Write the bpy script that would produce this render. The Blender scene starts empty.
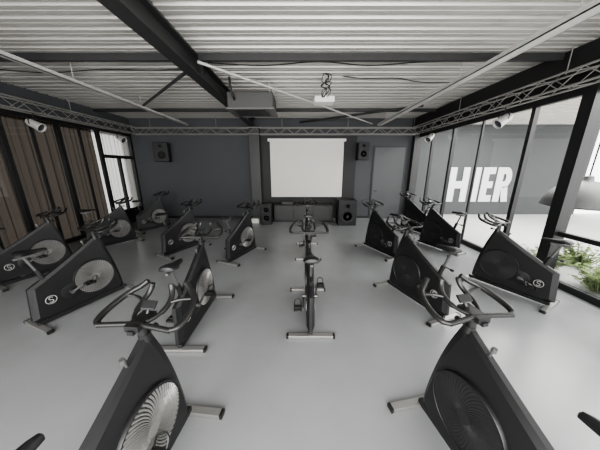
import bpy, math, random
from mathutils import Vector, Matrix
random.seed(4)
S = bpy.context.scene
COL = S.collection

# ------------------------------------------------------------ materials
def mat(name, col, rough=0.5, metal=0.0, noise=0.0, nscale=8.0, bump=0.0, spec=0.5, emis=None, estr=0, coat=0):
    m = bpy.data.materials.new(name); m.use_nodes = True
    nt = m.node_tree; b = nt.nodes['Principled BSDF']
    b.inputs['Base Color'].default_value = (*col, 1)
    b.inputs['Roughness'].default_value = rough
    b.inputs['Metallic'].default_value = metal
    b.inputs['Specular IOR Level'].default_value = spec
    b.inputs['Coat Weight'].default_value = coat
    if emis:
        b.inputs['Emission Color'].default_value = (*emis, 1); b.inputs['Emission Strength'].default_value = estr
    tc = nt.nodes.new('ShaderNodeTexCoord'); n = nt.nodes.new('ShaderNodeTexNoise')
    n.inputs['Scale'].default_value = nscale; n.inputs['Detail'].default_value = 5
    nt.links.new(tc.outputs['Object'], n.inputs['Vector'])
    if noise > 0:
        mr = nt.nodes.new('ShaderNodeMix'); mr.data_type = 'RGBA'
        mr.inputs[6].default_value = (*[c*(1-noise) for c in col], 1)
        mr.inputs[7].default_value = (*[min(1, c*(1+noise)) for c in col], 1)
        nt.links.new(n.outputs['Fac'], mr.inputs[0]); nt.links.new(mr.outputs[2], b.inputs['Base Color'])
    if bump > 0:
        bp = nt.nodes.new('ShaderNodeBump'); bp.inputs['Strength'].default_value = bump
        bp.inputs['Distance'].default_value = 0.01
        nt.links.new(n.outputs['Fac'], bp.inputs['Height']); nt.links.new(bp.outputs[0], b.inputs['Normal'])
    return m

M = {}
M['floor'] = mat('floor_vinyl', (0.242, 0.251, 0.255), 0.26, noise=0.10, nscale=2.5, spec=0.5)
M['deck'] = mat('deck_metal', (0.44, 0.428, 0.405), 0.38, metal=0.25, noise=0.15, nscale=1.2)
M['steel_dark'] = mat('steel_dark', (0.026, 0.026, 0.027), 0.5, noise=0.1)
M['frame'] = mat('frame_black', (0.010, 0.010, 0.011), 0.4, noise=0.1)
M['wall'] = mat('wall_grey', (0.057, 0.060, 0.065), 0.75, noise=0.06, nscale=3)
M['wall_l'] = mat('wall_outer_grey', (0.066, 0.069, 0.072), 0.7, noise=0.05, nscale=3)
M['door'] = mat('door_grey', (0.062, 0.065, 0.069), 0.5, noise=0.05)
M['black'] = mat('matte_black', (0.010, 0.010, 0.011), 0.6, noise=0.1)
M['rail'] = mat('galvanised_rail', (0.50, 0.495, 0.48), 0.4, metal=0.2, noise=0.06)
M['acgrey'] = mat('unit_grey', (0.05, 0.05, 0.049), 0.5, noise=0.06)
M['acface'] = mat('unit_face_grey', (0.10, 0.098, 0.095), 0.5, noise=0.06)
M['truss'] = mat('truss_alu', (0.27, 0.265, 0.255), 0.4, metal=0.4, noise=0.05)
M['screen'] = mat('screen_fabric', (0.64, 0.625, 0.60), 0.9, noise=0.01)
M['white'] = mat('white_plastic', (0.62, 0.62, 0.60), 0.4, noise=0.03)
M['fair'] = mat('fairing_black', (0.009, 0.009, 0.010), 0.42, noise=0.15, nscale=30)
M['fair2'] = mat('cover_satin_black', (0.012, 0.012, 0.013), 0.38, noise=0.1, nscale=20)
M['rubber'] = mat('rubber_black', (0.010, 0.010, 0.010), 0.38, noise=0.1, nscale=60, bump=0.1)
M['saddle'] = mat('saddle_vinyl', (0.010, 0.010, 0.011), 0.45, noise=0.1, nscale=40, bump=0.1)
M['alu'] = mat('brushed_alu', (0.38, 0.375, 0.365), 0.35, metal=0.7, noise=0.05, nscale=30)
M['postgrey'] = mat('post_grey', (0.15, 0.15, 0.15), 0.35, metal=0.7, noise=0.05, nscale=30)
M['vane'] = mat('vane_silver', (0.25, 0.247, 0.24), 0.38, metal=0.5, noise=0.45, nscale=6)
M['vane_unlit'] = mat('vane_silver_unlit', (0.009, 0.009, 0.010), 0.6, metal=0.0, noise=0.08, nscale=20)  # shaded copy of the vane material, lack of light put into the colour
M['emblem'] = mat('emblem_print', (0.34, 0.34, 0.34), 0.5)
M['lens'] = mat('lens_glass', (0.06, 0.06, 0.07), 0.12)
M['cone'] = mat('speaker_cone', (0.014, 0.014, 0.015), 0.6, noise=0.1)
M['letter'] = mat('letter_white', (0.72, 0.73, 0.74), 0.6)
M['lamp'] = mat('lamp_dome_grey', (0.11, 0.11, 0.11), 0.5, noise=0.05)
M['lamprim'] = mat('lamp_rim_grey', (0.05, 0.05, 0.05), 0.4)
M['soffit'] = mat('soffit_pale', (0.60, 0.575, 0.53), 0.7, noise=0.08, nscale=4)
M['pave'] = mat('pavement', (0.50, 0.50, 0.495), 0.75, noise=0.10, nscale=1.5)
M['leaf'] = mat('leaf_green', (0.19, 0.25, 0.11), 0.85, noise=0.45, nscale=12, spec=0.1)
M['cloth'] = mat('white_cloth', (0.7, 0.7, 0.68), 0.9, noise=0.05)

def mat_glass():
    m = bpy.data.materials.new('window_glass'); m.use_nodes = True; nt = m.node_tree
    nt.nodes.remove(nt.nodes['Principled BSDF']); out = nt.nodes['Material Output']
    t = nt.nodes.new('ShaderNodeBsdfTransparent'); t.inputs[0].default_value = (0.93, 0.94, 0.94, 1)
    g = nt.nodes.new('ShaderNodeBsdfGlossy'); g.inputs['Roughness'].default_value = 0.02
    lw = nt.nodes.new('ShaderNodeLayerWeight'); lw.inputs[0].default_value = 0.5
    pw = nt.nodes.new('ShaderNodeMath'); pw.operation = 'POWER'; pw.inputs[1].default_value = 4.5
    ml = nt.nodes.new('ShaderNodeMath'); ml.operation = 'MULTIPLY_ADD'; ml.inputs[1].default_value = 0.65; ml.inputs[2].default_value = 0.06
    mx = nt.nodes.new('ShaderNodeMixShader')
    nt.links.new(lw.outputs['Facing'], pw.inputs[0]); nt.links.new(pw.outputs[0], ml.inputs[0])
    nt.links.new(ml.outputs[0], mx.inputs[0]); nt.links.new(t.outputs[0], mx.inputs[1]); nt.links.new(g.outputs[0], mx.inputs[2])
    nt.links.new(mx.outputs[0], out.inputs[0]); return m
M['glass'] = mat_glass()
def mat_curtain(name, col, tr, tp):
    m = bpy.data.materials.new(name); m.use_nodes = True; nt = m.node_tree
    nt.nodes.remove(nt.nodes['Principled BSDF']); out = nt.nodes['Material Output']
    d = nt.nodes.new('ShaderNodeBsdfDiffuse'); d.inputs[0].default_value = (*col, 1)
    l = nt.nodes.new('ShaderNodeBsdfTranslucent'); l.inputs[0].default_value = (*[min(1, c*1.2) for c in col], 1)
    t = nt.nodes.new('ShaderNodeBsdfTransparent'); t.inputs[0].default_value = (1.0, .88, .78, 1) if tp < .02 else (1, 1, 1, 1)
    m1 = nt.nodes.new('ShaderNodeMixShader'); m1.inputs[0].default_value = tr
    m2 = nt.nodes.new('ShaderNodeMixShader')
    lw = nt.nodes.new('ShaderNodeLayerWeight'); lw.inputs[0].default_value = 0.5
    mp = nt.nodes.new('ShaderNodeMapRange'); mp.inputs[1].default_value = 0.1; mp.inputs[2].default_value = 0.9
    mp.inputs[3].default_value = tp*2.2; mp.inputs[4].default_value = tp*.15
    nt.links.new(lw.outputs['Facing'], mp.inputs[0]); nt.links.new(mp.outputs[0], m2.inputs[0])
    nt.links.new(d.outputs[0], m1.inputs[1]); nt.links.new(l.outputs[0], m1.inputs[2])
    nt.links.new(m1.outputs[0], m2.inputs[1]); nt.links.new(t.outputs[0], m2.inputs[2])
    nt.links.new(m2.outputs[0], out.inputs[0]); return m
M['curtain'] = mat_curtain('curtain_brown', (0.015, 0.0115, 0.009), 0.25, 0.006)
M['sheer'] = mat_curtain('curtain_white', (0.16, 0.155, 0.145), 0.4, 0.06)

# ------------------------------------------------------------ mesh builder
def catmull(pts, sub=6, closed=False):
    P = [Vector(p) for p in pts]; n = len(P); out = []
    rng = range(n) if closed else range(n-1)
    for i in rng:
        if closed: a, b, c, d = P[(i-1) % n], P[i], P[(i+1) % n], P[(i+2) % n]
        else: a, b, c, d = P[max(i-1, 0)], P[i], P[i+1], P[min(i+2, n-1)]
        for k in range(sub):
            t = k/sub
            out.append(0.5*((2*b)+(c-a)*t+(2*a-5*b+4*c-d)*t*t+(3*b-a-3*c+d)*t**3))
    if not closed: out.append(P[-1])
    return out

class MB:
    def __init__(s): s.v = []; s.f = []
    def add(s, vs, fs):
        o = len(s.v); s.v += [tuple(v) for v in vs]; s.f += [tuple(i+o for i in f) for f in fs]; return s
    def box(s, c, d, rot=None):
        vs = []
        for x in (-.5, .5):
            for y in (-.5, .5):
                for z in (-.5, .5):
                    p = Vector((x*d[0], y*d[1], z*d[2]))
                    if rot is not None: p = rot @ p
                    vs.append(p+Vector(c))
        return s.add(vs, [(0, 1, 3, 2), (4, 6, 7, 5), (0, 4, 5, 1), (2, 3, 7, 6), (0, 2, 6, 4), (1, 5, 7, 3)])
    def bb(s, x0, x1, y0, y1, z0, z1):
        return s.box(((x0+x1)/2, (y0+y1)/2, (z0+z1)/2), (x1-x0, y1-y0, z1-z0))
    def tube(s, pts, r, n=8, closed=False, flat=1.0, caps=True):
        P = [Vector(p) for p in pts]; m = len(P)
        rs = r if isinstance(r, (list, tuple)) else [r]*m
        vs = []; up = None
        for i in range(m):
            if closed: t = (P[(i+1) % m]-P[(i-1) % m])
            else: t = P[min(i+1, m-1)]-P[max(i-1, 0)]
            t.normalize()
            if up is None:
                up = Vector((0, 0, 1)) if abs(t.z) < .9 else Vector((0, 1, 0))
            u = t.cross(up)
            if u.length < 1e-5: u = t.cross(Vector((1, 0, 0)))
            u.normalize(); w = u.cross(t).normalized(); up = w
            for k in range(n):
                a = 2*math.pi*k/n
                vs.append(P[i]+u*math.cos(a)*rs[i]+w*math.sin(a)*rs[i]*flat)
        fs = []
        for i in range(m if closed else m-1):
            j = (i+1) % m
            for k in range(n):
                l = (k+1) % n
                fs.append((i*n+k, i*n+l, j*n+l, j*n+k))
        if caps and not closed:
            fs.append(tuple(range(n-1, -1, -1))); fs.append(tuple((m-1)*n+k for k in range(n)))
        return s.add(vs, fs)
    def cyl(s, a, b, r, r2=None, n=16):
        return s.tube([a, b], [r, r if r2 is None else r2], n)
    def prism(s, poly, x0, x1):
        n = len(poly)
        vs = [(x0, p[0], p[1]) for p in poly]+[(x1, p[0], p[1]) for p in poly]
        fs = [tuple(range(n)), tuple(range(2*n-1, n-1, -1))]
        for i in range(n):
            j = (i+1) % n; fs.append((i, i+n, j+n, j))
        return s.add(vs, fs)
    def loft(s, secs, caps=True):
        n = len(secs[0]); vs = [p for q in secs for p in q]; fs = []
        for i in range(len(secs)-1):
            for k in range(n):
                l = (k+1) % n; fs.append((i*n+k, i*n+l, (i+1)*n+l, (i+1)*n+k))
        if caps: fs.append(tuple(range(n-1, -1, -1))); fs.append(tuple((len(secs)-1)*n+k for k in range(n)))
        return s.add(vs, fs)
    def rev(s, prof, c, axis='z', n=32):
        secs = []
        for r, h in prof:
            q = []
            for k in range(n):
                a = 2*math.pi*k/n; x, y = r*math.cos(a), r*math.sin(a)
                if axis == 'z': p = (x, y, h)
                elif axis == 'x': p = (h, x, y)
                else: p = (x, h, y)
                q.append(Vector(p)+Vector(c))
            secs.append(q)
        return s.loft(secs, True)
    def mesh(s, name, m, smooth=False, bevel=0, seg=2, ang=.6):
        me = bpy.data.meshes.new(name); me.from_pydata(s.v, [], s.f); me.materials.append(M[m])
        import bmesh
        bm = bmesh.new(); bm.from_mesh(me)
        bmesh.ops.recalc_face_normals(bm, faces=bm.faces)
        if bevel > 0:
            es = [e for e in bm.edges if len(e.link_faces) == 2 and e.calc_face_angle(0) > ang]
            bmesh.ops.bevel(bm, geom=es, offset=bevel, segments=seg, affect='EDGES', profile=0.5, clamp_overlap=True)
        bm.to_mesh(me); bm.free()
        if smooth:
            me.polygons.foreach_set('use_smooth', [True]*len(me.polygons))
            try: me.set_sharp_from_angle(angle=math.radians(38))
            except Exception: pass
        return me
def O(name, me, parent=None, label=None, cat=None, loc=(0, 0, 0), group=None, kind=None):
    o = bpy.data.objects.new(name, me); COL.objects.link(o); o.location = loc
    if parent: o.parent = parent
    if label: o['label'] = label
    if cat: o['category'] = cat
    if group: o['group'] = group
    if kind: o['kind'] = kind
    return o
def structure(name, mb, m, label, cat, bevel=0):
    return O(name, mb.mesh(name, m, bevel=bevel), label=label, cat=cat, kind='structure')

# ------------------------------------------------------------ room
XL, XR, YF, YB, ZC = -5.9, 4.15, -1.5, 8.25, 3.5
structure('floor', MB().bb(XL-0.4, XR+0.1, YF-0.1, YB+0.15, -0.1, 0), 'floor', 'smooth grey vinyl studio floor with soft sheen', 'floor')
mb = MB(); prof = []; y = YF-0.1
while y < YB+0.1:
    prof += [(y, ZC), (y+.06, ZC), (y+.065, ZC+.006), (y+.074, ZC+.006), (y+.079, ZC), (y+.14, ZC), (y+.160, ZC+.045), (y+.188, ZC+.045)]; y += .21
n = len(prof)
mb.add([(XL-0.4, p[0], p[1]) for p in prof]+[(XR+0.15, p[0], p[1]) for p in prof], [(i, i+1, i+1+n, i+n) for i in range(n-1)])
structure('ceiling', mb, 'deck', 'silvery grey corrugated metal roof deck with crosswise ribs', 'ceiling')
structure('trim_1', MB().bb(XL-0.5, XR+0.3, YF-0.2, YB+0.3, ZC+0.09, ZC+0.2), 'steel_dark', 'dark roof insulation above the metal deck', 'roof')
structure('wall_back', MB().bb(XL-0.4, XR+0.15, YB, YB+0.15, 0, ZC+0.09), 'wall', 'dark charcoal grey painted end wall', 'wall')
structure('wall_front', MB().bb(XL-0.4, -5.0, YF-.15, YF, 0, ZC+0.09).bb(3.3, XR+.1, YF-.15, YF, 0, ZC+.09).bb(-5, 3.3, YF-.15, YF, 2.9, ZC+.09).bb(-5, 3.3, YF-.15, YF, 0, .35),
          'wall', 'dark grey wall around a wide window opening', 'wall')
structure('wall_left', MB().bb(XL-0.4, XL, YF, YB, 3.0, ZC+.09).bb(XL-.4, XL-.3, YF, YB, 2.9, 3.0), 'wall', 'dark band of wall above the curtained windows', 'wall')
structure('wall_right', MB().bb(XR-0.02, XR+0.12, YF, YB, 2.98, ZC+.09).bb(XR-.25, XR-.02, YF, YB, 3.22, ZC-.01), 'black', 'black header wall above the glazing', 'wall')
structure('baseboard_back', MB().bb(XL, -1.7, YB-.02, YB, 0, .08).bb(1.9, 2.6, YB-.02, YB, 0, .08), 'black', 'black skirting along the end wall', 'baseboard')
structure('trim_2', MB().bb(-1.38, 2.0, YB-.06, YB, 0, 3.0), 'black', 'matte black panel behind the projection screen', 'wall panel')
structure('trim_3', MB().bb(-1.72, -1.38, YB-.35, YB, 0, 3.2), 'steel_dark', 'dark steel column beside the screen', 'column')
structure('trim_4', MB().bb(3.95, XR, YB-.2, YB, 0, 3.2), 'steel_dark', 'dark corner column', 'column')

d = structure('door_1', MB().bb(2.62, 3.78, YB-.03, YB, 0, 2.60), 'steel_dark', 'grey flush door in a dark frame', 'door')
dl = O('door_leaf', MB().bb(2.66, 3.74, YB-.045, YB-.025, .01, 2.56).mesh('door_leaf', 'door', bevel=.004), d)
O('door_handle', MB().tube([(2.78, YB-.04, 1.05), (2.78, YB-.10, 1.05), (2.90, YB-.10, 1.05)], .010).mesh('door_handle', 'postgrey', True), dl)

# right glazing
ys = [-1.4, -.4, .55, 1.5, 2.47, 3.44, 4.25, 5.38, 6.33, 7.3, 8.15]
for i in range(len(ys)-1):
    a, b = ys[i], ys[i+1]
    fd = .02 if i == 7 else (.04 if i > 5 else .045)
    hwid = .022 if i == 7 else .034
    mb = MB()
    mb.bb(XR-fd, XR+fd, a-hwid, a+hwid, 0, 2.98)
    if i == len(ys)-2: mb.bb(XR-.06, XR+.06, b-.034, b+.04, 0, 2.98)
    mb.bb(XR-fd, XR+fd, a+hwid, b-.034, 0.0, .10).bb(XR-fd, XR+fd, a+hwid, b-.034, 2.88, 2.98)
    if i < 5: mb.bb(XR-.035, XR+.035, a+.034, b-.034, .80, .87)
    w = O('window_%d' % (i+1), mb.mesh('window_%d' % (i+1), 'frame'), kind='structure', label='tall black framed glazing bay', cat='window')
    O('window_glass', MB().add([(XR, a+.02, .05), (XR, b-.02, .05), (XR, b-.02, 2.92), (XR, a+.02, 2.92)], [(0, 1, 2, 3)]).mesh('window_glass', 'glass'), w)
structure('trim_5', MB().bb(XR-.10, XR+.08, 3.36, 3.52, 0, 3.3), 'frame', 'thick black steel post in the glazing', 'column')

# left glazing + curtains
ysl = [-1.4, -.1, 1.2, 2.4, 3.55, 4.65, 5.75, 6.85, 8.1]
for i in range(len(ysl)-1):
    a, b = ysl[i], ysl[i+1]
    mb = MB()
    mb.bb(XL-.04, XL+.05, a-.04, a+.04, 0, 3.0)
    if i == len(ysl)-2: mb.bb(XL-.05, XL+.05, b-.035, b+.04, 0, 3.0)
    mb.bb(XL-.04, XL+.04, a+.04, b-.035, 0, .10).bb(XL-.04, XL+.04, a+.04, b-.035, 2.9, 3.0)
    if i == len(ysl)-2:
        mb.bb(XL-.04, XL+.04, a+.04, b-.035, 2.15, 2.25).bb(XL-.04, XL+.04, (a+b)/2-.04, (a+b)/2+.04, .10, 2.15).bb(XL-.035, XL+.035, a+.035, b-.035, .10, .5)
    else:
        mb.bb(XL-.025, XL+.03, (a+b)/2-.018, (a+b)/2+.018, .10, 2.9)
    k = len(ys)+i
    w = O('window_%d' % k, mb.mesh('window_%d' % k, 'frame'), kind='structure', label='black framed window bay with cloth behind it', cat='window')
    O('window_glass', MB().add([(XL, a+.03, .08), (XL, b-.03, .08), (XL, b-.03, 2.92), (XL, a+.03, 2.92)], [(0, 1, 2, 3)]).mesh('window_glass', 'glass'), w)
    white = (i == len(ysl)-2)
    vs = []; nn = 240
    for j in range(nn+1):
        yy = a+(b-a)*j/nn
        if white: yy = a+(b-a+.14)*j/nn
        ph = yy*40+1.5*math.sin(yy*5.1)+.8*math.sin(yy*13)
        xx = XL-.15+.024*math.sin(ph)+.007*math.sin(2.3*ph)+.012*math.sin(yy*6)
        vs.append((xx, yy))
    mb = MB(); mb.add([(x, y, .0) for x, y in vs]+[(XL-.15+(x-XL+.15)*.8, y, 1.5) for x, y in vs]+[(x, y, 2.99) for x, y in vs],
                      [(j+r*(nn+1), j+1+r*(nn+1), j+nn+2+r*(nn+1), j+nn+1+r*(nn+1)) for r in (0, 1) for j in range(nn)])
    O('curtain', mb.mesh('curtain', 'sheer' if white else 'curtain', True), kind=None, group='curtains along the window wall',
      label='greyish sheer curtain in the brighter end bay' if white else 'near-black brown pleated curtain hanging behind the glazing', cat='curtain')

# ------------------------------------------------------------ steel at ceiling
def ibeam(name, x, z0, z1, w, y0, y1, m, label):
    mb = MB().bb(x-w/2, x+w/2, y0, y1, z0, z0+.025).bb(x-w/2, x+w/2, y0, y1, z1-.025, z1).bb(x-.012, x+.012, y0, y1, z0+.025, z1-.025)
    yy = y0+.8
    while yy < y1:
        mb.bb(x-w/2+.01, x+w/2-.01, yy-.008, yy+.008, z0+.025, z1-.025); yy += 2.35
    return O(name, mb.mesh(name, m), label=label, cat='beam', kind='structure')
ibeam('trim_6', -1.62, 3.22, 3.495, .19, YF, YB, 'steel_dark', 'heavy dark steel roof beam running the room length')
mb = MB().bb(XL, -1.74, 3.75, 3.80, 3.39, 3.485).bb(-1.50, XR-.26, 3.75, 3.80, 3.39, 3.485)
structure('trim_7', mb, 'steel_dark', 'dark steel cross purlin under the deck', 'beam')
mb = MB().bb(XL, -1.74, 6.9, 6.98, 3.42, 3.495).bb(-1.50, XR-.26, 6.9, 6.98, 3.42, 3.495)
structure('trim_8', mb, 'steel_dark', 'dark steel cross purlin near the end wall', 'beam')
def rod(name, a, b, r, m, label, cat='brace rod'):
    return O(name, MB().cyl(a, b, r, n=10).mesh(name, m, True), label=label, cat=cat)
rod('brace_rod', (-1.76, 3.95, 3.33), (-4.0, 6.1, 3.33), .025, 'steel_dark', 'dark diagonal wind brace below the deck')
rod('brace_rod', (.0, 8.2, 3.37), (3.1, 6.1, 3.37), .03, 'steel_dark', 'dark diagonal wind brace near the end wall')
rod('brace_rod', (-1.45, 3.6, 3.31), (2.45, 8.1, 3.31), .020, 'rail', 'pale steel diagonal wind brace below the deck')
def channel(name, x, w, z, m, label):
    mb = MB().bb(x-w/2, x+w/2, YF+.02, YB-.4, z, z+.012).bb(x-w/2, x-w/2+.01, YF+.02, YB-.4, z, z+.06).bb(x+w/2-.01, x+w/2, YF+.02, YB-.4, z, z+.06)
    yy = YF+.8
    while yy < YB-.5:
        mb.cyl((x, yy, z+.01), (x, yy, ZC-.001), .006, n=6); yy += 1.6
    return O(name, mb.mesh(name, m), label=label, cat='cable tray')
channel('cable_tray', -3.72, .07, 3.2, 'rail', 'narrow galvanised rail hung from the roof deck')
channel('cable_tray', 2.62, .15, 3.2, 'rail', 'wide galvanised cable tray hung from the roof deck')

def truss(name, a, b, w, h, label):
    a, b = Vector(a), Vector(b); t = (b-a).normalized(); sd = Vector((-t.y, t.x, 0)); L = (b-a).length
    mb = MB(); cs = [sd*w/2, -sd*w/2]
    for s in cs:
        for z in (0, h):
            o = Vector((0, 0, z)); mb.cyl(a+s+o, b+s+o, .015, n=8)
    k = max(2, round(L/.26)); st = L/k
    for i in range(k):
        p, q = a+t*i*st, a+t*(i+1)*st; up = Vector((0, 0, h))
        for s in cs:
            if i % 2: mb.cyl(p+s, q+s+up, .007, n=5)
            else: mb.cyl(p+s+up, q+s, .007, n=5)
        for o in (Vector((0, 0, 0)), up):
            if i % 2: mb.cyl(p+cs[0]+o, q+cs[1]+o, .006, n=5)
            else: mb.cyl(p+cs[1]+o, q+cs[0]+o, .006, n=5)
    i = .6
    while i < L:
        p = a+t*i; mb.cyl(p+Vector((0, 0, h)), p+Vector((0, 0, ZC-p.z-.001)), .008, n=6); i += 2.2
    return O(name, mb.mesh(name, 'truss', True), label=label, cat='truss')
TZ = 2.95
truss('lighting_truss', (-5.5, YF+.1, TZ), (-5.5, 7.75, TZ), .20, .20, 'aluminium box truss running above the curtained windows')
truss('lighting_truss', (3.82, YF+.1, TZ), (3.82, 7.75, TZ), .20, .20, 'aluminium box truss running above the glazing')
truss('lighting_truss', (-5.6, 7.93, TZ), (3.93, 7.93, TZ), .20, .20, 'aluminium box truss spanning in front of the end wall')

def spot(p, aim, label):
    e = O('stage_spotlight', None, label=label, cat='spotlight', loc=p, group='stage spotlights on the trusses')
    d = (Vector(aim)-Vector(p)).normalized(); q = d.to_track_quat('Z', 'Y').to_matrix()
    def T(v): return q @ Vector(v)
    k7 = 1.0
    mb = MB(); prof = [(.0, -.15), (.05, -.145), (.075, -.09), (.085, .06), (.098, .10), (.098, .12), (.085, .12), (.078, .08)]
    secs = [[T((max(r, .001)*k7*math.cos(k*math.pi/10), max(r, .001)*k7*math.sin(k*math.pi/10), h*k7)) for k in range(20)] for r, h in prof]
    mb.loft(secs); O('lamp_body', mb.mesh('lamp_body', 'rail', True), e)
    O('lens', MB().cyl(T((0, 0, .08)), T((0, 0, .092)), .077).mesh('lens', 'lens', True), e)
    zt = TZ-.014-p[2]
    mb = MB().tube([(0, -.11, 0), (0, -.115, .08), (0, -.06, .14), (0, .06, .14), (0, .115, .08), (0, .11, 0)], .008, 6).cyl((0, 0, .14), (0, 0, max(zt, .16)), .011, n=8)
    O('yoke', mb.mesh('yoke', 'black', True), e)
spot((-5.5, 4.95, 2.72), (-3.0, 5.4, 1.2), 'grey stage spotlight clamped under the truss')
spot((-5.5, 7.2, 2.72), (-3, 6.8, 1.4), 'grey stage spotlight clamped under the truss')
spot((3.82, 4.5, 2.72), (1.8, 4.6, 1.2), 'grey stage spotlight clamped under the truss')
spot((3.82, 6.9, 2.72), (2, 6.0, 1), 'grey stage spotlight clamped under the truss')

# AC cassette
e = O('air_conditioner', None, label='bulky dark grey ceiling air conditioner beside the beam', cat='air conditioner', loc=(-.98, 5.10, 2.97))
O('housing', MB().bb(-.45, .45, -.33, .33, .03, .32).mesh('housing', 'acgrey', bevel=.02), e)
O('face_panel', MB().bb(-.48, .48, -.36, .36, 0, .035).mesh('face_panel', 'acface', bevel=.008), e)
mb = MB().bb(-.34, .34, -.24, .24, -.008, 0)
for s in (-1, 1):
    mb.box((0, s*.29, -.006), (.60, .05, .010), Matrix.Rotation(s*.25, 3, 'X'))
O('louvre', mb.mesh('louvre', 'steel_dark'), e)
for x in (-.38, .38):
    for y in (-.26, .26): O('hanger', MB().cyl((x, y, .31), (x, y, .529), .008, n=6).mesh('hanger', 'rail'), e)
O('pipe', MB().tube(catmull([(-.3, -.33, .18), (-.3, -.41, .20), (-.32, -.43, .28), (-.34, -.45, .525)], 5), .022, 8).mesh('pipe', 'black', True), e)
# projector
e = O('projector', None, label='white projector hanging from the roof deck', cat='projector', loc=(.46, 4.7, 3.05))
O('casing', MB().bb(-.19, .19, -.14, .14, 0, .11).mesh('casing', 'white', bevel=.02), e)
O('lens', MB().cyl((.06, .13, .055), (.06, .175, .055), .04).mesh('lens', 'lens', True), e)
O('mount', MB().cyl((0, 0, .1), (0, 0, .449), .02).bb(-.1, .1, -.08, .08, .11, .125).mesh('mount', 'rail', True), e)
mb = MB(); rc = random.Random(5)
for k in range(5):
    pts = [(rc.uniform(-.06, .06), -.20, .445)]
    for j in range(5):
        pts.append((rc.uniform(-.10, .10), -.22+rc.uniform(-.03, .04), .40-.06*j+rc.uniform(-.02, .02)))
    pts.append((rc.uniform(-.05, .05), -.13, .07))
    mb.tube(catmull(pts, 5), .007, 6)
O('cable_bundle', mb.mesh('cable_bundle', 'black', True), e)
def cable(pts, r, label, m='black', g='loose cables under the deck'):
    O('cable', MB().tube(catmull(pts, 5), r, 6).mesh('cable', m, True), label=label, cat='cable', group=g)
lb = 'long black cable strung across below the deck'
cable([(-1.45, 4.0, 3.46), (-.6, 4.05, 3.44), (.3, 4.0, 3.475), (1.1, 4.05, 3.44), (1.9, 4.0, 3.47), (2.6, 4, 3.485)], .009, lb)
cable([(.8, 4.6, 3.485), (1.2, 4.6, 3.45), (1.8, 4.65, 3.47), (2.3, 4.75, 3.44), (3.0, 4.9, 3.485)], .008, lb)
cable([(-5.2, 4.3, 3.485), (-4.4, 4.35, 3.45), (-3.4, 4.3, 3.48), (-2.6, 4.25, 3.45), (-1.8, 4.3, 3.485)], .008, lb)

# projection screen
e = O('projection_screen', None, label='white pull-down projection screen on the black panel', cat='screen', loc=(.24, YB-.12, 0))
O('screen_fabric', MB().bb(-1.29, 1.29, 0, .008, .82, 2.75).mesh('screen_fabric', 'screen'), e)
O('screen_housing', MB().bb(-1.36, 1.36, -.04, .06, 2.75, 2.84).mesh('screen_housing', 'white', bevel=.01), e)
O('bottom_bar', MB().bb(-1.30, 1.30, -.012, .02, .78, .82).mesh('bottom_bar', 'black'), e)

def speaker(name, loc, w, dpt, h, label, woofers, ry=0, bracket=True):
    e = O(name, None, label=label, cat='speaker', loc=loc)
    e.rotation_euler = (0, 0, ry)
    O('cabinet', MB().bb(-w/2, w/2, -dpt/2, dpt/2, 0, h).mesh('cabinet', 'black', bevel=.012), e)
    for (z, r) in woofers:
        mb = MB().rev([(r, 0), (r, -.010), (r*.88, -.010), (r*.8, -.002), (r*.3, .01), (r*.25, -.004), (.001, -.008)], (0, -dpt/2, z), 'y', 28)
        O('woofer', mb.mesh('woofer', 'cone', True), e)
    if bracket:
        O('bracket', MB().bb(-.04, .04, dpt/2, dpt/2+.16, h*.35, h*.6).mesh('bracket', 'steel_dark'), e)
    return e
speaker('wall_speaker', (-4.7, 7.9, 2.06), .44, .36, .62, 'black two-way speaker mounted high on the grey wall', [(.22, .15), (.50, .06)], .25)
speaker('wall_speaker', (2.14, 7.93, 2.12), .36, .34, .56, 'black two-way speaker mounted high beside the screen', [(.2, .13), (.45, .05)])
speaker('floor_speaker', (1.56, 7.35, 0), .60, .56, .84, 'large black floor subwoofer beside the screen', [(.30, .20), (.65, .08)], 0, False)
speaker('floor_speaker', (-1.13, 7.38, 0), .34, .36, .70, 'slim black floor speaker beside the column', [(.22, .12), (.50, .1)], 0, False)
e = O('media_cabinet', None, label='low black media cabinet beneath the screen', cat='cabinet', loc=(.12, 7.87, 0))
O('carcass', MB().bb(-1.05, 1.05, -.23, .23, 0, .60).mesh('carcass', 'black', bevel=.006), e)
for i in range(3):
    dr = O('cabinet_door', MB().bb(-.68/2, .68/2, -.012, 0, -.26, .26).mesh('cabinet_door', 'frame', bevel=.004), e, loc=(-.69+.69*i, -.23, .31))
    O('handle', MB().bb(.24, .30, -.03, -.012, -.05, .05).mesh('handle', 'steel_dark'), dr)
e = O('audio_mixer', None, label='small dark audio mixer on the media cabinet', cat='mixer', loc=(-.45, 7.84, .60))
O('casing', MB().bb(-.2, .2, -.14, .14, 0, .09).mesh('casing', 'steel_dark', bevel=.008), e)
for i in range(6): O('knob', MB().cyl((-.15+i*.06, -.05, .09), (-.15+i*.06, -.05, .11), .012, n=10).mesh('knob', 'acface', True), e)
O('towel_stack', MB().bb(-.14, .14, -.1, .1, 0, .05).bb(-.135, .135, -.1, .1, .05, .1).bb(-.13, .14, -.1, .1, .10, .15).mesh('towel_stack', 'cloth', bevel=.015), label='small stack of white towels beside the column', cat='towels', loc=(-1.55, 7.5, 0))

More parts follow.
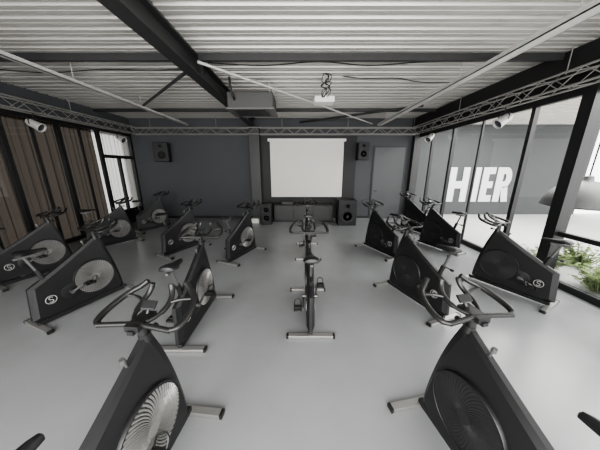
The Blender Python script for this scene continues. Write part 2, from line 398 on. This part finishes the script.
# ------------------------------------------------------------ bikes
CY = .49
def sh(pts): return [(p[0]-CY, p[1]) for p in pts]
parts = {}; multi = []
top = [(p.x, p.y) for p in catmull([(.0, .50, 0), (.12, .565, 0), (.25, .638, 0), (.40, .728, 0), (.56, .83, 0), (.712, .93, 0)], 4)]
front = [(p.x, p.y) for p in catmull([(.758, .93, 0), (.815, .77, 0), (.862, .60, 0), (.90, .42, 0), (.928, .24, 0), (.94, .09, 0)], 4)]
prof = sh(top+front+[(.87, .062), (.04, .062), (-.035, .10)])
n = len(prof)
czc = .40; cyc = .52-CY
def hw(z): return .046-.022*max(0, min(1, (z-.3)/.6))
outer = prof; inner = [(cyc+(y-cyc)*.90, czc+(z-czc)*.90) for y, z in prof]
mbf = MB(); vs = []
for s in (-1, 1):
    vs += [(s*.017, y, z) for y, z in outer]
    vs += [(s*hw(z), y, z) for y, z in inner]
fs = []
for i in range(n):
    j = (i+1) % n
    fs += [(i, j, j+n, i+n), (i+2*n, i+3*n, j+3*n, j+2*n), (i, i+2*n, j+2*n, j)]
fs += [tuple(range(n, 2*n)), tuple(range(4*n-1, 3*n-1, -1))]
mbf.add(vs, fs)
parts['fairing'] = mbf.mesh('fairing', 'fair', False)
FC = (.615-CY, .395); FR = .232; cr = (.34-CY, .31)
tear = []
for k in range(19):
    a = math.pi/2+math.pi*k/18; tear.append((cr[0]+.10*math.cos(a), cr[1]+.10*math.sin(a)))
for k in range(13):
    a = -math.pi/2+math.pi*k/12; tear.append((FC[0]-.02+.13*math.cos(a), FC[1]-.02+.13*math.sin(a)))
FWL, FW_UNLIT = [], []
for s in (-1, 1):
    multi.append(('drive_cover', MB().prism(tear, s*.036, s*.0515).mesh('drive_cover', 'fair2', True, bevel=.003)))
    x0 = s*.022
    mb = MB().rev([(FR+.007, x0), (FR+.007, x0+s*.030), (FR+.004, x0+s*.034), (FR-.004, x0+s*.034), (FR-.007, x0+s*.031), (FR-.007, x0+s*.0295)], (0, FC[0], FC[1]), 'x', 48)
    multi.append(('flywheel_rim', mb.mesh('flywheel_rim', 'fair', True)))
    for lst, vm in ((FWL, 'vane'), (FW_UNLIT, 'vane_unlit')):
        mb = MB(); xa, xb = s*.0515, s*(.0580 if vm == 'vane' else .0532)
        mb.cyl((xa, FC[0], FC[1]), (xb, FC[0], FC[1]), .042, n=24)
        for k in range(54):
            a = 2*math.pi*k/54; secs = []
            for j in range(6):
                t = j/5; r = .040+(FR-.052)*t; aa = a+.55*t
                w = .0020+.0058*t
                px, pz = FC[0]+r*math.cos(aa), FC[1]+r*math.sin(aa)
                nx, nz = -math.sin(aa+.3), math.cos(aa+.3)
                secs.append([(xa, px-nx*w, pz-nz*w), (xb-s*.0005, px-nx*w*.5, pz-nz*w*.5), (xb-s*.001, px+nx*w*.6, pz+nz*w*.6), (xa, px+nx*w, pz+nz*w)])
            mb.loft(secs)
        lst.append(mb.mesh('flywheel', vm, False))
    c = (.15-CY, .30); R = .050; xx = s*.0465
    mb = MB().tube([(xx, c[0]+R*math.cos(a*math.pi/16), c[1]+R*math.sin(a*math.pi/16)) for a in range(32)], .0038, 6, True)
    ps = []
    for a in range(0, 9):
        an = math.radians(20+a*31.25); ps.append((xx, c[0]+s*.018*math.cos(an), c[1]+.017+.017*math.sin(an)))
    for a in range(1, 9):
        an = math.radians(90-a*31.25); ps.append((xx, c[0]+s*.018*math.cos(an), c[1]-.017+.017*math.sin(an)))
    mb.tube(ps, .0045, 6)
    multi.append(('emblem', mb.mesh('emblem', 'emblem', True)))
parts['chassis'] = MB().bb(-.022, .022, .0-CY, .98-CY, .022, .068).mesh('chassis', 'fair2', bevel=.006)
stab = MB().bb(-.25, .25, -.028, .028, .004, .034).mesh('stabiliser', 'alu', False, bevel=.003, seg=2)
fcap = MB().bb(-.012, .012, -.031, .031, 0, .037).mesh('foot_cap', 'rubber', True, bevel=.004, seg=2)
a0 = math.radians(20)
dy, dz = math.cos(a0)*.17, math.sin(a0)*.17
def arm(s):
    cx = s*.082; y1, z1 = cr[0]+s*dy, cr[1]+s*dz
    mb = MB().cyl((s*.045, cr[0], cr[1]), (cx+s*.012, cr[0], cr[1]), .025, n=16)
    mb.tube([(cx, cr[0], cr[1]), (cx+s*.008, y1, z1)], [.016, .012], 8)
    return mb.mesh('crank_arm', 'postgrey', True), (cx, y1, z1)
armR, pR = arm(1); armL, pL = arm(-1)
def pedal(s):
    mb = MB().cyl((0, 0, 0), (s*.03, 0, 0), .008, n=8)
    mb.bb(min(s*.02, s*.11), max(s*.02, s*.11), -.05, -.035, -.012, .012).bb(min(s*.02, s*.11), max(s*.02, s*.11), .035, .05, -.012, .012)
    mb.bb(min(s*.02, s*.03), max(s*.02, s*.03), -.05, .05, -.012, .012).bb(min(s*.1, s*.11), max(s*.1, s*.11), -.05, .05, -.012, .012).cyl((s*.02, 0, 0), (s*.1, 0, 0), .016, n=10)
    ps = catmull([(s*.03, .04, 0), (s*.03, .07, .05), (s*.065, .085, .065), (s*.1, .07, .05), (s*.1, .04, 0)], 4)
    mb.tube(ps, .006, 5)
    return mb.mesh('pedal', 'rubber', True)
pedR, pedL = pedal(1), pedal(-1)
parts['seat_tube'] = MB().tube([(0, .18-CY, .46), (0, .125-CY, .68)], [.024, .022], 14, flat=1.2).mesh('seat_tube', 'fair2', True)
parts['seat_post'] = MB().tube([(0, .127-CY, .66), (0, .062-CY, .87)], [.015, .015], 14).bb(-.013, .013, -.02-CY, .16-CY, .868, .892).mesh('seat_post', 'postgrey', True)
parts['post_collar'] = MB().cyl((0, .13-CY, .66), (0, .117-CY, .70), .028, .025, n=16).cyl((0, .1-CY, .69), (0, .03-CY, .68), .007, n=8).cyl((0, .03-CY, .68), (0, .0-CY, .678), .016, n=12).mesh('post_collar', 'rubber', True)
secs = []
for (y, w, z, t) in [(-.085, .02, .935, .010), (-.075, .072, .94, .024), (-.04, .092, .945, .028), (.0, .086, .943, .028), (.05, .056, .937, .025), (.10, .033, .933, .022), (.16, .024, .932, .020), (.19, .016, .928, .015), (.197, .005, .924, .006)]:
    q = []
    for k in range(16):
        a = 2*math.pi*k/16; q.append((w*math.cos(a), y+.06-CY, z-.012+t*math.sin(a)*(1 if math.sin(a) > 0 else .8)-.012*(abs(math.cos(a))**3)))
    secs.append(q)
parts['saddle'] = MB().loft(secs).mesh('saddle', 'saddle', True)
parts['handlebar_post'] = MB().tube([(0, .735-CY, .85), (0, .720-CY, 1.02)], [.027, .023], 14).bb(-.018, .018, .65-CY, .80-CY, .995, 1.018).mesh('handlebar_post', 'fair2', True)
parts['handlebar_collar'] = MB().cyl((0, .735-CY, .90), (0, .731-CY, .945), .034, .031, n=16).cyl((0, .745-CY, .92), (0, .80-CY, .925), .007, n=8).cyl((0, .80-CY, .925), (0, .825-CY, .928), .016, n=12).mesh('handlebar_collar', 'rubber', True)
mb = MB(); HY = .02
mb.tube(catmull([(-.21, .655+HY-CY, 1.025), (-.10, .668+HY-CY, 1.028), (0, .678+HY-CY, 1.03), (.10, .668+HY-CY, 1.028), (.21, .655+HY-CY, 1.025)], 4), .0145, 10)
for s in (-1, 1):
    ps = catmull([(s*.20, .657+HY-CY, 1.025), (s*.235, .675+HY-CY, 1.028), (s*.250, .73+HY-CY, 1.04), (s*.243, .81+HY-CY, 1.062), (s*.215, .88+HY-CY, 1.086), (s*.170, .92+HY-CY, 1.108), (s*.130, .945+HY-CY, 1.138)], 6)
    mb.tube(ps, [.0145]*6+[.0175]*(len(ps)-6), 10)
mb.bb(-.04, .04, .66-CY, .80-CY, 1.008, 1.042)
parts['handlebar'] = mb.mesh('handlebar', 'rubber', True)
for s in (-1, 1):
    ps = catmull([(s*.035, .72-CY, 1.03), (s*.065, .76-CY, 1.035), (s*.085, .82-CY, 1.05), (s*.082, .88-CY, 1.08), (s*.070, .91-CY, 1.115), (s*.062, .92-CY, 1.15)], 5)
    multi.append(('inner_grip', MB().tube(ps, [.012]*8+[.016]*(len(ps)-8), 10).mesh('inner_grip', 'rubber', True)))
    br = MB().tube(catmull([(s*.084, .85-CY, 1.065), (s*.14, .88-CY, 1.072), (s*.222, .885-CY, 1.080)], 4), .010, 8)
    multi.append(('bar_bridge', br.mesh('bar_bridge', 'rubber', True)))
mb = MB().box((0, .80-CY, 1.08), (.085, .016, .05), Matrix.Rotation(-.85, 3, 'X'))
mb.cyl((0, .77-CY, 1.025), (0, .80-CY, 1.075), .011, n=8)
parts['console'] = mb.mesh('console', 'fair2', bevel=.004)
parts['resistance_knob'] = MB().cyl((0, .60-CY, .84), (0, .585-CY, .895), .007, n=8).cyl((0, .585-CY, .89), (0, .58-CY, .915), .015, .013, n=14).mesh('resistance_knob', 'postgrey', True)

def bike(rear, front, label, silver=True):  # non-silver wheels use the vane colour darkened as if unlit
    r, f = Vector((*rear, 0)), Vector((*front, 0)); c = (r+f)/2; d = (f-r).normalized()
    e = O('spinning_bike', None, label=label, cat='exercise bike', group='indoor cycling bikes in rows', loc=c)
    e.rotation_euler = (0, 0, math.atan2(-d.x, d.y))
    for k, me in parts.items(): O(k, me, e)
    for k, me in multi: O(k, me, e)
    for me in (FWL if silver else FW_UNLIT):
        O('flywheel', me, e, label='silver vaned flywheel' if silver else 'vaned flywheel darkened as unlit')
    for y in (0-CY, .98-CY):
        st = O('stabiliser', stab, e, loc=(0, y, 0), label='aluminium floor stabiliser bar')
        for s in (-1, 1): O('foot_cap', fcap, st, loc=(s*.26, 0, 0))
    for me, pm, pp in ((armR, pedR, pR), (armL, pedL, pL)):
        a = O('crank_arm', me, e)
        O('pedal', pm, a, loc=pp)
    return e
L0 = 'black indoor cycling bike with silver vaned flywheel'
L1 = 'black indoor cycling bike with vaned flywheel darkened as unlit'
bike((-1.25, 1.90), (-1.25, 2.88), L0)
bike((.12, 2.09), (.12, 3.07), L0)
bike((.17, 4.25), (.17, 5.23), L0)
bike((-1.43, 4.05), (-1.05, 4.95), L0)
bike((1.80, 2.37), (1.45, 3.28), L1, False)
bike((2.0, 4.3), (1.6, 5.18), L1, False)
bike((3.43, 4.5), (3.05, 5.4), L1, False)
bike((3.62, 6.0), (3.22, 6.9), L1, False)
bike((3.42, 2.64), (2.95, 3.5), L1, False)
bike((1.15, .40), (.97, 1.37), L1, False)
bike((-.96, .33), (-.86, 1.30), L0)
bike((-3.12, 2.25), (-2.78, 3.15), L0)
bike((-4.8, 3.15), (-4.4, 4.05), L0)
bike((-4.85, 4.8), (-4.35, 5.63), L0)
bike((-2.9, 4.4), (-2.46, 5.27), L0)
bike((-4.75, 6.25), (-4.3, 7.1), L0)

# ------------------------------------------------------------ adjoining space beyond the glazing
structure('trim_9', MB().bb(XR+.1, 16, -4, 9.2, -.12, -.02), 'pave', 'pale paving beyond the glazing', 'paving')
structure('wall_outside', MB().bb(XR+.15, 11.4, 9.0, 9.15, -.02, 3.6), 'wall_l', 'grey wall beyond the glazing', 'wall')
mb = MB().bb(XR+.12, 11.4, 1.0, 9.0, 3.45, 3.55)
for i in range(28): mb.bb(XR+.2, 11.3, 1.1+i*.28, 1.22+i*.28, 3.42, 3.45)
structure('trim_10', mb, 'soffit', 'pale slatted canopy soffit beyond the glazing', 'ceiling')
e = O('wall_lettering', None, label='large white capital letters reading HIER on grey wall', cat='lettering', loc=(0, 8.99, .52))
def letter(name, mb, x): O(name, mb.mesh('letter', 'letter'), e, loc=(x, 0, 0))
Hh = 1.36; st = .25; dd = .02
letter('letter', MB().bb(0, st, -dd, 0, 0, Hh).bb(.52, .52+st, -dd, 0, 0, Hh).bb(st, .52, -dd, 0, Hh/2-.14, Hh/2+.14), 5.98)
letter('letter', MB().bb(0, st, -dd, 0, 0, Hh), 6.94)
letter('letter', MB().bb(0, st, -dd, 0, 0, Hh).bb(st, .48, -dd, 0, 0, .26).bb(st, .48, -dd, 0, Hh-.26, Hh).bb(st, .45, -dd, 0, Hh/2-.13, Hh/2+.13), 7.29)
mb = MB().bb(0, st, -dd, 0, 0, Hh)
cx = .35
out = [(st, Hh), (cx, Hh)]+[(cx+.24*math.cos(math.pi/2-k*math.pi/10), Hh-.40+.40*math.sin(math.pi/2-k*math.pi/10)) for k in range(1, 10)]+[(cx, Hh-.80), (st, Hh-.80)]
inn = [(st, Hh-.25), (cx-.04, Hh-.25)]+[(cx-.04+.06*math.cos(math.pi/2-k*math.pi/10), Hh-.40+.15*math.sin(math.pi/2-k*math.pi/10)) for k in range(1, 10)]+[(cx-.04, Hh-.55), (st, Hh-.55)]
n = len(out)
vs = [(p[0], -dd, p[1]) for p in out]+[(p[0], -dd, p[1]) for p in inn]
mb.add(vs, [(i, i+1, n+i+1, n+i) for i in range(n-1)])
mb.add([(.24, -dd, Hh-.79), (.35, -dd, 0), (.61, -dd, 0), (.49, -dd, Hh-.72)], [(0, 1, 2, 3)])
letter('letter', mb, 7.86)
e = O('pendant_lamp', None, label='large round grey dome pendant lamp hanging beyond the glazing', cat='lamp', loc=(5.30, 4.12, 1.16))
RR = .55
pr = [(RR*math.cos(a), .46*math.sin(a)) for a in [i*math.pi/2/10 for i in range(0, 10)]]+[(.07, .47), (.06, .54), (.03, .56), (.02, .54), (.05, .45)]+[((RR-.012)*math.cos(a), .448*math.sin(a)) for a in [i*math.pi/2/10 for i in range(9, -1, -1)]]
mb = MB(); mb.rev(pr, (0, 0, 0), 'z', 40); mb.f = mb.f[:-2]
O('lamp_shade', mb.mesh('lamp_shade', 'lamp', True), e)
O('shade_rim', MB().tube([((RR-.004)*math.cos(k*math.pi/20), (RR-.004)*math.sin(k*math.pi/20), 0) for k in range(40)], .012, 8, True).mesh('shade_rim', 'lamprim', True), e)
O('cord', MB().cyl((0, 0, .55), (0, 0, 2.26), .012, n=8).mesh('cord', 'black'), e)
O('bulb', MB().rev([(.002, .2), (.05, .22), (.06, .27), (.03, .36), (.03, .46)], (0, 0, 0), 'z', 16).mesh('bulb', 'white', True), e)
def shrub_mesh(seed, R=.34, H=.45):
    rd = random.Random(seed); mb = MB()
    for s in range(46):
        a = rd.uniform(0, 6.28); q = math.sqrt(rd.uniform(.02, 1)); t = Vector((math.cos(a)*R*q, math.sin(a)*R*q, H*rd.uniform(.3, 1)))
        mb.cyl((t.x*.3, t.y*.3, 0.0), t, .005, .003, n=4)
        for l in range(18):
            p = t*(.2+.8*l/17); b = rd.uniform(0, 6.28); d = Vector((math.cos(b), math.sin(b), rd.uniform(-.3, .6))).normalized()
            w = d.cross(Vector((0, 0, 1))).normalized(); L = rd.uniform(.05, .09)
            mb.add([p, p+d*L*.5+w*L*.36, p+d*L, p+d*L*.5-w*L*.36], [(0, 1, 2, 3)])
    return mb.mesh('foliage', 'leaf')
for i, (x, y) in enumerate([(4.66, 3.90), (4.66, 3.05), (5.5, 4.0), (5.5, 3.15), (4.66, 2.2), (6.35, 3.6)]):
    e = O('garden_shrub', None, label='low dense green shrub growing beside the glazing', cat='plant', loc=(x, y, -.02), group='shrubs beyond the glazing')
    O('foliage', shrub_mesh(i), e)

# ------------------------------------------------------------ light
w = bpy.data.worlds.new('World'); S.world = w; w.use_nodes = True
nt = w.node_tree; bg = nt.nodes['Background']; bg.inputs[0].default_value = (1.0, 0.995, 0.985, 1); bg.inputs[1].default_value = 3.6
def area(name, loc, rot, sx, sy, power, col=(1, 1, 1)):
    l = bpy.data.lights.new(name, 'AREA'); l.shape = 'RECTANGLE'; l.size = sx; l.size_y = sy; l.energy = power; l.color = col
    o = bpy.data.objects.new(name, l); COL.objects.link(o); o.location = loc; o.rotation_euler = rot; return o
area('glazing_fill_light', (6.2, 4.5, 3.38), (0, 0, 0), 2.5, 7, 460, (1, .985, .96))  # added fill under the canopy, sends extra daylight through the glazing
area('rear_fill_light', (.2, YF-.3, 1.7), (math.radians(90), 0, 0), 7, 2.3, 290, (1, .98, .95))  # added fill lamp behind the camera, out of view at the rear opening

# ------------------------------------------------------------ camera
cam = bpy.data.cameras.new('Camera'); co = bpy.data.objects.new('Camera', cam); COL.objects.link(co)
co.location = (0, 0, 1.85); co.rotation_euler = (math.radians(90-14.5), 0, 0)
cam.sensor_width = 36; cam.lens = 220/600*36; cam.clip_start = .02
S.camera = co
S.view_settings.view_transform = 'AgX'
S.view_settings.look = 'AgX - Medium High Contrast'
S.view_settings.exposure = 0.5
